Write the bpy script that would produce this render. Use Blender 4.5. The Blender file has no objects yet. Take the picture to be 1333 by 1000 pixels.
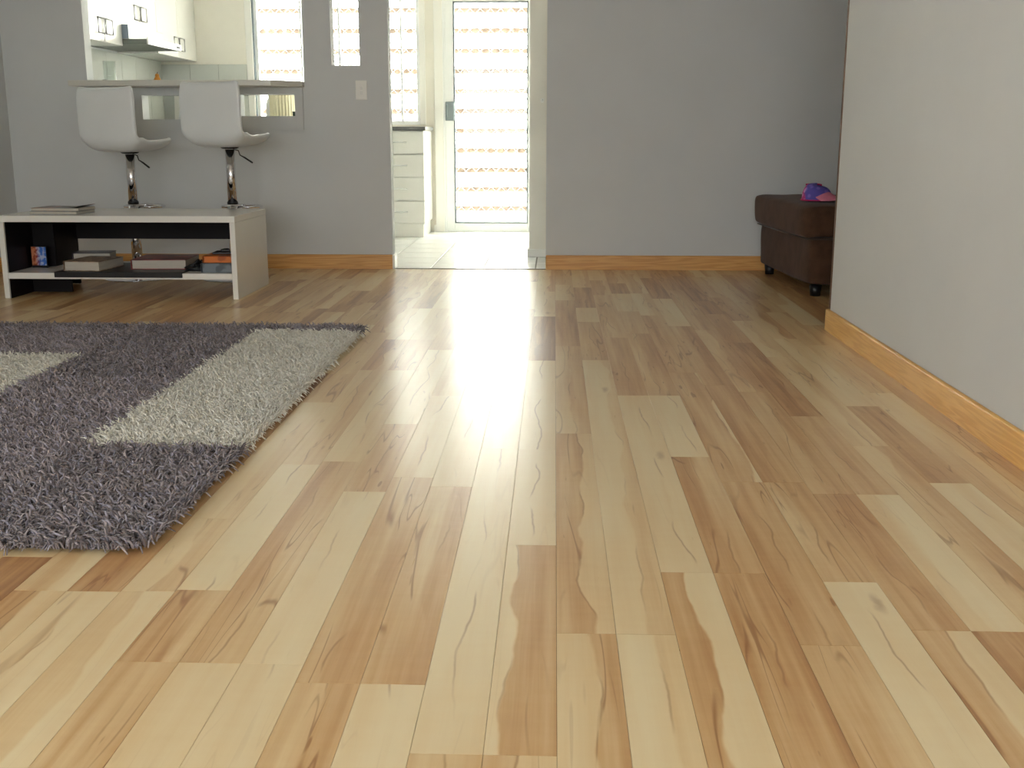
import bpy, bmesh, math, random
import numpy as np
from mathutils import Vector, Matrix, Euler

random.seed(7)
SC = bpy.context.scene
COL = SC.collection
R = math.radians

# ------------------------------------------------------------------ camera
F = 1450.0
PITCH = math.atan(322 / F)
YAW = math.atan(55.5 / math.hypot(F, 322))
CAMH = 0.82
cd = bpy.data.cameras.new('camera')
cam = bpy.data.objects.new('camera', cd)
COL.objects.link(cam)
cd.sensor_width = 36.0
cd.lens = F / 1333.0 * 36.0
cd.clip_start = 0.02
cam.location = (0, 0, CAMH)
cam.rotation_euler = (math.pi / 2 - PITCH, 0, YAW)
SC.camera = cam

# ------------------------------------------------------------------ sky, daylight, exposure
world = bpy.data.worlds.new('overcast_sky')
SC.world = world
world.use_nodes = True
bg = world.node_tree.nodes['Background']
bg.inputs[0].default_value = (0.93, 0.97, 1.0, 1)
bg.inputs[1].default_value = 9.0

def daylight(name, loc, rot, sx, sy, power, color=(1, 1, 1)):
    l = bpy.data.lights.new(name, 'AREA')
    l.shape = 'RECTANGLE'; l.size = sx; l.size_y = sy
    l.energy = power; l.color = color
    o = bpy.data.objects.new(name, l); COL.objects.link(o)
    o.location = loc; o.rotation_euler = rot
    return o

def portal(name, loc, rot, sx, sy):
    o = daylight(name, loc, rot, sx, sy, 1.0)
    o.data.cycles.is_portal = True
    return o

portal('portal_rear', (-0.85, -3.65, 1.5), (R(90), 0, 0), 3.5, 1.4)
portal('portal_side', (-3.47, 0.2, 1.5), (0, R(-90), 0), 1.2, 1.4)
portal('portal_kitchen_window', (-1.88, 9.99, 1.52), (R(-90), 0, 0), 1.45, 1.2)
portal('portal_kitchen_door', (-0.55, 9.99, 1.0), (R(-90), 0, 0), 0.75, 1.95)

sl = bpy.data.lights.new('sun', 'SUN'); sl.energy = 104.0; sl.angle = R(0.6); sl.color = (1.0, 0.98, 0.95)
sun = bpy.data.objects.new('sun', sl); COL.objects.link(sun)
sun.rotation_euler = (R(26), 0, R(-6))      # high, from over the house behind the camera

vs = SC.view_settings
vs.view_transform = 'Standard'; vs.look = 'None'; vs.gamma = 1.0
vs.use_curve_mapping = False
vs.exposure = 0.0
SC.cycles.max_bounces = 12
SC.cycles.diffuse_bounces = 7
SC.cycles.glossy_bounces = 5
SC.cycles.transparent_max_bounces = 12
SC.cycles.sample_clamp_indirect = 40.0

# ------------------------------------------------------------------ materials
MATS = {}
def srgb(r, g, b):
    f = lambda c: ((c / 255 + 0.055) / 1.055) ** 2.4 if c > 10.3 else c / 255 / 12.92
    return (f(r), f(g), f(b), 1)

class NT:
    def __init__(s, m):
        s.t = m.node_tree; s.n = s.t.nodes; s.l = s.t.links
    def add(s, kind, **kw):
        n = s.n.new(kind)
        for k, v in kw.items():
            if k.startswith('i_'):
                key = k[2:]; key = int(key) if key.isdigit() else key
                s.put(n.inputs[key], v)
            else:
                setattr(n, k, v)
        return n
    def put(s, inp, v):
        if isinstance(v, bpy.types.NodeSocket): s.l.new(v, inp)
        else: inp.default_value = v
    def math(s, op, a, b=0.0, c=0.0, clamp=False):
        n = s.n.new('ShaderNodeMath'); n.operation = op; n.use_clamp = clamp
        s.put(n.inputs[0], a); s.put(n.inputs[1], b); s.put(n.inputs[2], c)
        return n.outputs[0]
    def sstep(s, e0, e1, x):
        n = s.n.new('ShaderNodeMapRange'); n.interpolation_type = 'SMOOTHSTEP'
        s.put(n.inputs[0], x); s.put(n.inputs[1], e0); s.put(n.inputs[2], e1)
        return n.outputs[0]
    def mix(s, f, a, b):
        n = s.n.new('ShaderNodeMix'); n.data_type = 'RGBA'
        s.put(n.inputs[0], f); s.put(n.inputs[6], a); s.put(n.inputs[7], b)
        return n.outputs[2]
    def mixf(s, f, a, b):
        n = s.n.new('ShaderNodeMix'); n.data_type = 'FLOAT'
        s.put(n.inputs[0], f); s.put(n.inputs[2], a); s.put(n.inputs[3], b)
        return n.outputs[0]
    def noise(s, vec, scale=1.0, detail=2.0, rough=0.5):
        n = s.n.new('ShaderNodeTexNoise')
        s.put(n.inputs['Vector'], vec); n.inputs['Scale'].default_value = scale
        n.inputs['Detail'].default_value = detail; n.inputs['Roughness'].default_value = rough
        return n.outputs[0]
    def vec(s, x, y, z=0.0):
        n = s.n.new('ShaderNodeCombineXYZ')
        s.put(n.inputs[0], x); s.put(n.inputs[1], y); s.put(n.inputs[2], z)
        return n.outputs[0]
    def bump(s, h, strength, dist):
        n = s.n.new('ShaderNodeBump'); n.inputs['Strength'].default_value = strength
        n.inputs['Distance'].default_value = dist; s.put(n.inputs['Height'], h)
        return n.outputs[0]

def new_mat(name):
    m = bpy.data.materials.new(name); m.use_nodes = True
    return m, NT(m), m.node_tree.nodes['Principled BSDF']

def mat(name, col, rough=0.5, metal=0.0, spec=0.5, var=0.06, vscale=6.0, bump=0.0, bscale=200.0, stretch=(1, 1, 1), coat=0.0, sheen=0.0, bdist=0.001):
    """a plain procedural surface: base colour with a little mottling, optional fine relief"""
    if name in MATS: return MATS[name]
    m, t, b = new_mat(name)
    co = t.add('ShaderNodeTexCoord').outputs['Object']
    mp = t.add('ShaderNodeMapping'); t.put(mp.inputs['Vector'], co); mp.inputs['Scale'].default_value = stretch
    n = t.noise(mp.outputs[0], vscale, 3.0)
    c = tuple(col)
    dk = tuple(max(0, x * (1 - var)) for x in c[:3]) + (1,)
    lt = tuple(min(1, x * (1 + var)) for x in c[:3]) + (1,)
    t.put(b.inputs['Base Color'], t.mix(t.sstep(0.3, 0.7, n), dk, lt))
    b.inputs['Roughness'].default_value = rough
    b.inputs['Metallic'].default_value = metal
    b.inputs['Specular IOR Level'].default_value = spec
    b.inputs['Coat Weight'].default_value = coat
    b.inputs['Sheen Weight'].default_value = sheen
    if bump:
        t.put(b.inputs['Normal'], t.bump(t.noise(mp.outputs[0], bscale, 2.0), bump, bdist))
    MATS[name] = m
    return m

def wood_floor():
    m, t, b = new_mat('spalted_maple_laminate')
    uv = t.add('ShaderNodeUVMap', uv_map='strip').outputs[0]
    sp = t.add('ShaderNodeSeparateXYZ'); t.put(sp.inputs[0], uv)
    u, v = sp.outputs[0], sp.outputs[1]                     # u across in metres, v along in metres
    at = t.add('ShaderNodeAttribute', attribute_name='strip_tone')
    sr = t.add('ShaderNodeSeparateColor'); t.put(sr.inputs[0], at.outputs['Color'])
    tA, tB, split = sr.outputs[0], sr.outputs[1], sr.outputs[2]
    seed = t.add('ShaderNodeAttribute', attribute_name='strip_seed').outputs['Fac']
    so = t.math('MULTIPLY', seed, 91.7)
    def nz(sx, sy, det=2.0, off=0.0, rough=0.5):
        return t.noise(t.vec(t.math('MULTIPLY', u, sx), t.math('MULTIPLY', v, sy), t.math('ADD', so, off)), 1.0, det, rough)
    un = t.math('MULTIPLY', u, 1 / 0.1005)
    warp = t.math('MULTIPLY', t.math('SUBTRACT', nz(2.0, 2.6, 2.0), 0.5), 0.9)
    warp2 = t.math('MULTIPLY', t.math('SUBTRACT', nz(30.0, 14.0, 2.0, 5.0), 0.5), 0.10)
    e = t.math('SUBTRACT', t.math('ADD', t.math('ADD', un, warp), warp2), split)
    side = t.sstep(-0.03, 0.05, e)
    tone = t.mixf(side, tA, tB)
    heart = t.sstep(0.15, 0.5, tone)
    streak = t.math('SUBTRACT', nz(55.0, 1.6, 3.0, 11.0), 0.5)
    broad = t.math('SUBTRACT', nz(14.0, 1.1, 2.0, 23.0), 0.5)
    fine = t.math('SUBTRACT', nz(330.0, 7.0, 2.0, 31.0), 0.5)
    flame = t.math('SUBTRACT', nz(9.0, 45.0, 2.0, 41.0), 0.5)
    tone = t.math('ADD', tone, t.math('MULTIPLY', streak, t.math('ADD', 0.06, t.math('MULTIPLY', tone, 1.0))))
    tone = t.math('ADD', tone, t.math('MULTIPLY', broad, 0.75))
    tone = t.math('ADD', tone, t.math('MULTIPLY', fine, 0.08))
    tone = t.math('ADD', tone, t.math('MULTIPLY', flame, 0.10), clamp=True)
    ramp = t.add('ShaderNodeValToRGB')
    cr = ramp.color_ramp
    cr.elements[0].position = 0.0; cr.elements[0].color = srgb(228, 210, 170)
    cr.elements[1].position = 1.0; cr.elements[1].color = srgb(160, 116, 76)
    for p, c in ((0.3, srgb(220, 194, 148)), (0.6, srgb(203, 166, 117)), (0.8, srgb(187, 143, 95))):
        el = cr.elements.new(p); el.color = c
    t.put(ramp.inputs[0], tone)
    col = ramp.outputs[0]
    # thin dark spalting lines along contours of a stretched noise, only here and there
    def lines(sx, sy, off, wid, lo, hi):
        nn = nz(sx, sy, 1.2, off, 0.45)
        a = t.math('ABSOLUTE', t.math('SUBTRACT', nn, 0.5))
        ln = t.math('SUBTRACT', 1.0, t.sstep(0.0, wid, a))
        mk = t.sstep(lo, hi, nz(11.0, 1.8, 1.0, off + 7.0))
        return t.math('MULTIPLY', ln, mk)
    l1 = lines(15.0, 1.0, 53.0, 0.013, 0.50, 0.60)
    l2 = lines(32.0, 1.6, 67.0, 0.016, 0.55, 0.64)
    edge = t.math('MULTIPLY', t.math('SUBTRACT', 1.0, t.sstep(0.0, 0.035, t.math('ABSOLUTE', e))), t.sstep(0.50, 0.62, nz(3.0, 3.0, 1.0, 77.0)))
    fleck = t.math('MULTIPLY', t.sstep(0.70, 0.76, nz(60.0, 8.0, 1.0, 83.0)), t.sstep(0.5, 0.6, nz(10.0, 2.0, 1.0, 89.0)))
    inner = t.math('MULTIPLY', t.math('MAXIMUM', t.math('MAXIMUM', l1, l2), fleck), t.math('ADD', 0.12, t.math('MULTIPLY', heart, 0.88)))
    dark = t.math('MAXIMUM', inner, t.math('MULTIPLY', edge, 0.8))
    # knots
    vo = t.add('ShaderNodeTexVoronoi', feature='F1')
    wv = t.vec(t.math('ADD', t.math('MULTIPLY', u, 13.0), t.math('MULTIPLY', t.math('SUBTRACT', nz(40, 25, 2, 97.0), 0.5), 0.25)), t.math('MULTIPLY', v, 3.2), so)
    t.put(vo.inputs['Vector'], wv); vo.inputs['Scale'].default_value = 1.0
    kd = vo.outputs['Distance']
    kmask = t.add('ShaderNodeSeparateColor'); t.put(kmask.inputs[0], vo.outputs['Color'])
    kn = t.math('MULTIPLY', t.math('SUBTRACT', 1.0, t.sstep(0.02, 0.20, kd)), t.math('GREATER_THAN', kmask.outputs[0], 0.80))
    dark = t.math('MAXIMUM', dark, t.math('MULTIPLY', kn, 0.75), clamp=True)
    col = t.mix(t.math('MULTIPLY', dark, 0.62), col, srgb(134, 80, 36))
    t.put(b.inputs['Base Color'], col)
    rg = t.math('ADD', 0.285, t.math('MULTIPLY', fine, 0.04))
    t.put(b.inputs['Roughness'], rg)
    b.inputs['Specular IOR Level'].default_value = 0.5
    h = t.math('ADD', nz(420.0, 420.0, 1.0, 3.0), t.math('MULTIPLY', fine, 0.2))
    t.put(b.inputs['Normal'], t.bump(h, 0.05, 0.0005))
    return m

def pine(name, light, darkc, axis):
    """golden skirting timber; axis = direction of the grain"""
    m, t, b = new_mat(name)
    co = t.add('ShaderNodeTexCoord').outputs['Object']
    sp = t.add('ShaderNodeSeparateXYZ'); t.put(sp.inputs[0], co)
    al = sp.outputs['XYZ'.index(axis)]; ot = sp.outputs['XYZ'.index('Y' if axis == 'X' else 'X')]; z = sp.outputs[2]
    v1 = t.vec(t.math('MULTIPLY', al, 1.4), t.math('MULTIPLY', ot, 10.0), t.math('MULTIPLY', z, 26.0))
    ring = t.noise(v1, 1.0, 2.0)
    s = t.math('SINE', t.math('MULTIPLY', ring, 46.0))
    g = t.noise(t.vec(t.math('MULTIPLY', al, 8.0), t.math('MULTIPLY', ot, 300.0), t.math('MULTIPLY', z, 300.0)), 1.0, 2.0)
    f = t.math('ADD', t.math('MULTIPLY', s, 0.22), t.math('ADD', 0.1, t.math('MULTIPLY', g, 0.5)), clamp=True)
    t.put(b.inputs['Base Color'], t.mix(f, light, darkc))
    b.inputs['Roughness'].default_value = 0.34
    return m

def glass_pane():
    m, t, b = new_mat('window_glass')
    for n in list(t.n):
        if n.type != 'OUTPUT_MATERIAL': t.n.remove(n)
    out = [n for n in t.n if n.type == 'OUTPUT_MATERIAL'][0]
    tr = t.add('ShaderNodeBsdfTransparent'); tr.inputs[0].default_value = (0.95, 0.97, 0.96, 1)
    gl = t.add('ShaderNodeBsdfGlossy'); gl.inputs['Roughness'].default_value = 0.02
    lw = t.add('ShaderNodeLayerWeight'); lw.inputs[0].default_value = 0.5
    fr = t.math('ADD', 0.022, t.math('MULTIPLY', t.math('POWER', lw.outputs['Facing'], 4.0), 0.5))
    mx = t.add('ShaderNodeMixShader'); t.put(mx.inputs[0], fr); t.put(mx.inputs[1], tr.outputs[0]); t.put(mx.inputs[2], gl.outputs[0])
    t.put(out.inputs[0], mx.outputs[0])
    return m

def pile_mat():
    m, t, b = new_mat('shag_yarn')
    at = t.add('ShaderNodeAttribute', attribute_name='yarn')
    t.put(b.inputs['Base Color'], at.outputs['Color'])
    b.inputs['Roughness'].default_value = 0.75
    b.inputs['Specular IOR Level'].default_value = 0.25
    b.inputs['Sheen Weight'].default_value = 0.25
    return m

def cap_mat():
    m, t, b = new_mat('cap_print')
    co = t.add('ShaderNodeTexCoord').outputs['Object']
    vo = t.add('ShaderNodeTexVoronoi', feature='F1'); t.put(vo.inputs['Vector'], co); vo.inputs['Scale'].default_value = 32.0
    sp = t.add('ShaderNodeSeparateXYZ'); t.put(sp.inputs[0], co)
    side = t.sstep(-0.035, -0.02, t.math('ADD', sp.outputs[0], t.math('MULTIPLY', t.math('SUBTRACT', t.noise(co, 22.0, 1.0), 0.5), 0.05)))
    spots = t.sstep(0.25, 0.45, vo.outputs['Distance'])
    pink = t.mix(spots, srgb(214, 150, 205), srgb(188, 64, 134))
    purp = t.mix(spots, srgb(128, 106, 196), srgb(92, 82, 172))
    t.put(b.inputs['Base Color'], t.mix(side, pink, purp))
    b.inputs['Roughness'].default_value = 0.8
    return m

def card_mat():
    m, t, b = new_mat('printed_card')
    co = t.add('ShaderNodeTexCoord').outputs['Object']
    sp = t.add('ShaderNodeSeparateXYZ'); t.put(sp.inputs[0], co)
    n = t.noise(co, 45.0, 2.0)
    f = t.sstep(-0.02, 0.01, t.math('ADD', sp.outputs[0], t.math('MULTIPLY', t.math('SUBTRACT', n, 0.5), 0.05)))
    sky = t.mix(t.sstep(0.45, 0.6, n), srgb(70, 120, 205), srgb(190, 200, 225))
    t.put(b.inputs['Base Color'], t.mix(f, t.mix(t.sstep(0.4, 0.6, n), srgb(150, 62, 40), srgb(205, 130, 90)), sky))
    b.inputs['Roughness'].default_value = 0.35
    return m

def cover_mat(name, a, b2, sc=30.0):
    m, t, b = new_mat(name)
    co = t.add('ShaderNodeTexCoord').outputs['Object']
    t.put(b.inputs['Base Color'], t.mix(t.sstep(0.46, 0.56, t.noise(co, sc, 2.0)), a, b2))
    b.inputs['Roughness'].default_value = 0.3
    return m

M_wall = mat('wall_paint', srgb(210, 213, 213), 0.62, var=0.015, vscale=3, bump=0.12, bscale=260, spec=0.3)
M_ceil = mat('ceiling_paint', srgb(232, 231, 227), 0.8, var=0.01)
M_kwall = mat('kitchen_wall_paint', srgb(236, 232, 220), 0.6, var=0.015)
M_floor = wood_floor()
M_sub = mat('dark_joint_underlay', srgb(92, 66, 42), 0.8, var=0.1)  # brown underlay that shows in the joints between strips
M_tile = mat('white_floor_tile', srgb(240, 240, 236), 0.16, var=0.02, vscale=4)
M_grout = mat('grout', srgb(118, 116, 110), 0.9, var=0.08, vscale=40)
M_splash = mat('splashback_tile', srgb(208, 211, 204), 0.12, var=0.02)
M_pineX = pine('golden_skirting_timber', srgb(228, 178, 108), srgb(190, 126, 60), 'X')
M_pineY = pine('golden_skirting_timber_lengthwise', srgb(238, 190, 104), srgb(206, 144, 62), 'Y')
M_white = mat('white_gloss_laminate', srgb(234, 233, 227), 0.22, var=0.01)
M_whitemat = mat('white_trim_paint', srgb(240, 239, 232), 0.4, var=0.01)
M_alu = mat('white_powder_coat', srgb(238, 240, 238), 0.3, var=0.01)
M_aludark = mat('grey_rubber_seal', srgb(110, 122, 128), 0.6, var=0.05)
M_lock = mat('grey_lock_metal', srgb(140, 150, 150), 0.4, metal=0.5, var=0.05)
M_steel = mat('brushed_handle_steel', srgb(150, 150, 145), 0.3, metal=0.9, var=0.05)
M_glass = glass_pane()
M_bench = mat('grey_bench_laminate', srgb(118, 118, 116), 0.35, var=0.1, vscale=60)
M_bar = mat('bar_top_laminate', srgb(212, 210, 200), 0.28, var=0.02)
M_chrome = mat('chrome', (0.82, 0.82, 0.86, 1), 0.06, metal=1.0, var=0.01)
M_shell = mat('white_moulded_plastic', srgb(228, 232, 232), 0.3, var=0.01)
M_black = mat('black_brown_laminate', srgb(17, 12, 13), 0.5, var=0.15, spec=0.25)
M_blackp = mat('black_plastic', srgb(22, 22, 24), 0.4, var=0.1)
M_sofa = mat('brown_suede', srgb(80, 57, 42), 0.9, var=0.16, vscale=14, bump=0.25, bscale=300, sheen=0.08, spec=0.2)
M_sofapipe = mat('brown_piping', srgb(62, 44, 34), 0.9, var=0.1, sheen=0.2)
M_paper = mat('paper_pages', srgb(192, 186, 174), 0.8, var=0.08, vscale=8, stretch=(1, 1, 60))
M_hoodu = mat('hood_filter_grey', srgb(112, 116, 110), 0.45, metal=0.3, var=0.08)
M_board = mat('pale_painted_board', srgb(238, 237, 233), 0.7, var=0.03)
M_rust = mat('rust_brown_timber', srgb(84, 70, 57), 0.85, var=0.25, vscale=9)
M_ground = mat('pale_concrete', srgb(206, 202, 192), 0.9, var=0.08)
M_pile = pile_mat()
M_back = mat('rug_backing', srgb(60, 54, 52), 0.95, var=0.1)
M_cap = cap_mat()

# ------------------------------------------------------------------ mesh helpers
def link_mesh(name, me, m, parent=None, smooth=False):
    o = bpy.data.objects.new(name, me); COL.objects.link(o)
    if m is not None and not me.materials: me.materials.append(m)
    if parent is not None: o.parent = parent
    if smooth:
        me.polygons.foreach_set('use_smooth', [True] * len(me.polygons))
    return o

def bm_obj(name, bm, m, parent=None, smooth=False, origin=None):
    if origin is not None:
        bmesh.ops.translate(bm, verts=bm.verts, vec=-Vector(origin))
    bmesh.ops.recalc_face_normals(bm, faces=bm.faces)
    me = bpy.data.meshes.new(name); bm.to_mesh(me); bm.free()
    o = link_mesh(name, me, m, parent, smooth)
    if origin is not None: o.location = origin
    return o

def add_box(bm, x0, x1, y0, y1, z0, z1, bev=0.0, seg=1):
    r = bmesh.ops.create_cube(bm, size=1.0)
    vs_ = r['verts']
    for v in vs_:
        v.co = Vector(((x0 + x1) / 2 + v.co.x * (x1 - x0), (y0 + y1) / 2 + v.co.y * (y1 - y0), (z0 + z1) / 2 + v.co.z * (z1 - z0)))
    if bev:
        es = list({e for v in vs_ for e in v.link_edges})
        bmesh.ops.bevel(bm, geom=es, offset=bev, segments=seg, affect='EDGES', profile=0.5)
    return bm

def box(name, b, m, parent=None, bev=0.0, seg=1, smooth=False, origin=None):
    bm = bmesh.new(); add_box(bm, *b, bev, seg)
    return bm_obj(name, bm, m, parent, smooth, origin)

def add_prism(bm, pts, z0, z1, bev=0.0, seg=2):
    """vertical prism over a plan polygon"""
    lo = [bm.verts.new((x, y, z0)) for x, y in pts]
    hi = [bm.verts.new((x, y, z1)) for x, y in pts]
    n = len(pts)
    fs = [bm.faces.new(lo[::-1]), bm.faces.new(hi)]
    for i in range(n): fs.append(bm.faces.new((lo[i], lo[(i + 1) % n], hi[(i + 1) % n], hi[i])))
    if bev:
        es = list({e for f in fs for e in f.edges})
        bmesh.ops.bevel(bm, geom=es, offset=bev, segments=seg, affect='EDGES', profile=0.5)

def add_tube(bm, pts, r, n=10, closed=False, caps=True):
    pts = [Vector(p) for p in pts]
    rings = []
    up = None
    N = len(pts)
    for i, p in enumerate(pts):
        if closed: d = (pts[(i + 1) % N] - pts[i - 1]).normalized()
        else: d = (pts[min(i + 1, N - 1)] - pts[max(i - 1, 0)]).normalized()
        if up is None:
            up = Vector((0, 0, 1)) if abs(d.z) < 0.9 else Vector((1, 0, 0))
        a = d.cross(up).normalized(); b_ = a.cross(d).normalized(); up = b_
        rr = r[i] if isinstance(r, (list, tuple)) else r
        rings.append([bm.verts.new(p + (a * math.cos(k * 2 * math.pi / n) + b_ * math.sin(k * 2 * math.pi / n)) * rr) for k in range(n)])
    m = N if closed else N - 1
    for i in range(m):
        A, B = rings[i], rings[(i + 1) % N]
        for k in range(n): bm.faces.new((A[k], A[(k + 1) % n], B[(k + 1) % n], B[k]))
    if caps and not closed:
        bm.faces.new(rings[0][::-1]); bm.faces.new(rings[-1])

def tube(name, pts, r, m, parent=None, n=10, closed=False):
    bm = bmesh.new(); add_tube(bm, pts, r, n, closed)
    return bm_obj(name, bm, m, parent, True)

def add_lathe(bm, prof, cx, cy, n=32):
    """prof = [(r, z)...]; closed at the ends when r == 0"""
    rings = []
    for r_, z in prof:
        if r_ < 1e-6: rings.append([bm.verts.new((cx, cy, z))])
        else: rings.append([bm.verts.new((cx + r_ * math.cos(k * 2 * math.pi / n), cy + r_ * math.sin(k * 2 * math.pi / n), z)) for k in range(n)])
    for A, B in zip(rings[:-1], rings[1:]):
        for k in range(n):
            a0, a1 = A[k % len(A)], A[(k + 1) % len(A)]; b0, b1 = B[k % len(B)], B[(k + 1) % len(B)]
            f = []
            for v in (a0, a1, b1, b0):
                if v not in f: f.append(v)
            if len(f) >= 3: bm.faces.new(f)

def lathe(name, prof, m, parent=None, cx=0, cy=0, n=32, smooth=True):
    bm = bmesh.new(); add_lathe(bm, prof, cx, cy, n)
    return bm_obj(name, bm, m, parent, smooth)

def autosmooth(o, ang=35):
    me = o.data
    me.polygons.foreach_set('use_smooth', [True] * len(me.polygons))
    bm = bmesh.new(); bm.from_mesh(me)
    for e in bm.edges:
        if len(e.link_faces) == 2 and e.calc_face_angle(0) > R(ang): e.smooth = False
    bm.to_mesh(me); bm.free()

def props(o, label=None, cat=None, group=None, kind=None):
    if label: o['label'] = label
    if cat: o['category'] = cat
    if group: o['group'] = group
    if kind: o['kind'] = kind
    return o

def thing(name, label, cat, loc=(0, 0, 0), rz=0.0, group=None, kind=None):
    o = bpy.data.objects.new(name, None); COL.objects.link(o)
    o.empty_display_size = 0.05
    o.location = loc; o.rotation_euler = (0, 0, rz)
    return props(o, label, cat, group, kind)

def copy_tree(o, parent=None):
    c = o.copy(); COL.objects.link(c); c.parent = parent
    for ch in list(o.children): copy_tree(ch, c)
    return c

def wall(name, axis, a0, a1, z0, z1, t0, t1, holes, m, label):
    """a wall with openings: axis 'X' runs along x with thickness in y, axis 'Y' the other way"""
    xs = sorted({a0, a1, *[h[0] for h in holes], *[h[1] for h in holes]})
    zs = sorted({z0, z1, *[h[2] for h in holes], *[h[3] for h in holes]})
    nx, nz_ = len(xs) - 1, len(zs) - 1
    def solid(i, k):
        if i < 0 or k < 0 or i >= nx or k >= nz_: return False
        ca, cz = (xs[i] + xs[i + 1]) / 2, (zs[k] + zs[k + 1]) / 2
        return not any(h[0] < ca < h[1] and h[2] < cz < h[3] for h in holes)
    bm = bmesh.new(); vd = {}
    def V(a, t, z):
        key = (round(a, 5), round(t, 5), round(z, 5))
        if key not in vd: vd[key] = bm.verts.new((a, t, z) if axis == 'X' else (t, a, z))
        return vd[key]
    for i in range(nx):
        for k in range(nz_):
            if not solid(i, k): continue
            A, B, C, D = xs[i], xs[i + 1], zs[k], zs[k + 1]
            bm.faces.new((V(A, t0, C), V(B, t0, C), V(B, t0, D), V(A, t0, D)))
            bm.faces.new((V(A, t1, C), V(A, t1, D), V(B, t1, D), V(B, t1, C)))
            if not solid(i - 1, k): bm.faces.new((V(A, t0, C), V(A, t0, D), V(A, t1, D), V(A, t1, C)))
            if not solid(i + 1, k): bm.faces.new((V(B, t0, C), V(B, t1, C), V(B, t1, D), V(B, t0, D)))
            if not solid(i, k - 1): bm.faces.new((V(A, t0, C), V(A, t1, C), V(B, t1, C), V(B, t0, C)))
            if not solid(i, k + 1): bm.faces.new((V(A, t0, D), V(B, t0, D), V(B, t1, D), V(A, t1, D)))
    o = bm_obj(name, bm, m)
    return props(o, label, None, None, 'structure')

# ------------------------------------------------------------------ room shell
XL, XR, YR, YB, YK, ZC = -3.42, 2.95, -3.6, 7.05, 9.90, 2.45
WX = 1.20
wall('wall_back', 'X', XL, XR, 0, ZC, YB, YB + 0.10,
     [(-2.90, -1.545, 1.118, 2.2), (-2.56, -2.20, 0.925, 1.07), (-1.95, -1.605, 0.945, 1.075),
      (-1.372, -1.198, 1.248, 2.2), (-1.02, -0.05, 0, 2.12)], M_wall,
     'painted wall with a servery opening, a narrow slot and a doorway to the kitchen')
wall('wall_left', 'Y', YR, YK, 0, ZC, XL - 0.1, XL, [(-0.5, 0.9, 0.9, 2.1)], M_wall, 'plain painted side wall beside the bar stools')
wall('wall_right', 'Y', YR, 4.83, 0, ZC, WX, WX + 0.12, [], M_wall, 'plain painted wall ending at the opening beside the brown sofa')
wall('wall_rear', 'X', XL - 0.1, XR + 0.1, 0, ZC, YR - 0.1, YR, [(-2.6, 0.9, 0.8, 2.2)], M_wall, 'wall with a wide window facing the kitchen')
wall('wall_alcove', 'Y', 3.2, YK, 0, ZC, XR, XR + 0.1, [], M_wall, 'side wall of the alcove behind the sofa')
wall('wall_alcove_near', 'X', WX + 0.12, XR + 0.1, 0, ZC, 3.1, 3.2, [], M_wall, 'near wall of the sofa alcove')
wall('wall_kitchen', 'X', XL - 0.1, 0.0, 0, ZC, YK, YK + 0.12, [(-2.60, -1.165, 0.92, 2.12), (-0.965, -0.165, 0, 2.06)], M_kwall,
     'cream kitchen end wall with a window and a glazed door')
bm = bmesh.new(); add_box(bm, -0.17, 0.95, 7.79, YK + 0.12, 0, ZC)
props(bm_obj('wall_passage', bm, M_kwall), 'pale wall end standing behind the doorway, right of the glazed door', None, None, 'structure')
wall('wall_passage_end', 'Y', YB + 0.1, 7.79, 0, ZC, 0.85, 0.95, [], M_kwall, 'end wall of the short passage behind the doorway')
props(box('ceiling', (XL - 0.1, XR + 0.1, YR - 0.1, YK + 0.12, ZC, ZC + 0.08), M_ceil), 'flat white ceiling', None, None, 'structure')

props(box('sun_block_slab', (XL - 0.9, XR + 0.9, YR - 1.5, YK + 0.3, ZC + 0.082, ZC + 0.16), M_ceil), 'unseen flat slab added over the ceiling to block sun at the rear window', None, None, 'structure')  # out of view; overhang added to keep direct sun out of the room
# skirting boards
def skirting(name, b, m, label, bev=0.006):
    o = box(name, b, m, None, bev, 2, origin=((b[0] + b[1]) / 2, (b[2] + b[3]) / 2, b[4]))
    return props(o, label, None, None, 'structure')
skirting('baseboard_back', (XL, -1.02, YB - 0.018, YB, -0.007, 0.09), M_pineX, 'golden timber skirting along the wall under the bar')
skirting('baseboard_alcove', (-0.05, XR, YB - 0.018, YB, -0.007, 0.09), M_pineX, 'golden timber skirting between the doorway and the sofa')
skirting('baseboard_right', (WX - 0.018, WX, YR, 4.845, -0.007, 0.09), M_pineY, 'golden timber skirting along the plain right-hand wall')
skirting('baseboard_left', (XL, XL + 0.018, YR, YB - 0.02, 0, 0.09), M_pineY, 'golden timber skirting along the stool-side wall')
skirting('baseboard_passage', (-0.182, 0.85, 7.778, 7.79, 0.0, 0.055), M_whitemat, 'low white skirting on the passage wall end', 0.003)
skirting('baseboard_kitchen', (-1.06, -1.0, YK - 0.014, YK, 0, 0.06), M_whitemat, 'short white skirting beside the drawer cabinet', 0.003)
o = box('trim_1', (-1.022, -1.006, YB - 0.018, YB + 0.10, 0.0, 0.088), M_whitemat, None, 0.002)
props(o, 'white return block at the end of the skirting by the doorway', None, None, 'structure')
o = box('trim_2', (-1.035, -0.035, YB - 0.016, YB + 0.002, -0.001, 0.004), mat('threshold_metal', srgb(92, 84, 72), 0.35, metal=0.7), None, 0.0015)
props(o, 'thin dark metal threshold strip between laminate and tiles', None, None, 'structure')
o = box('trim_3', (WX - 0.0025, WX + 0.1225, 4.83, 4.85, 0.09, ZC), mat('dark_jamb_timber', srgb(104, 76, 54), 0.5, var=0.1), None, 0.002)
props(o, 'thin dark timber jamb on the end of the plain wall', None, None, 'structure')

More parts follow.
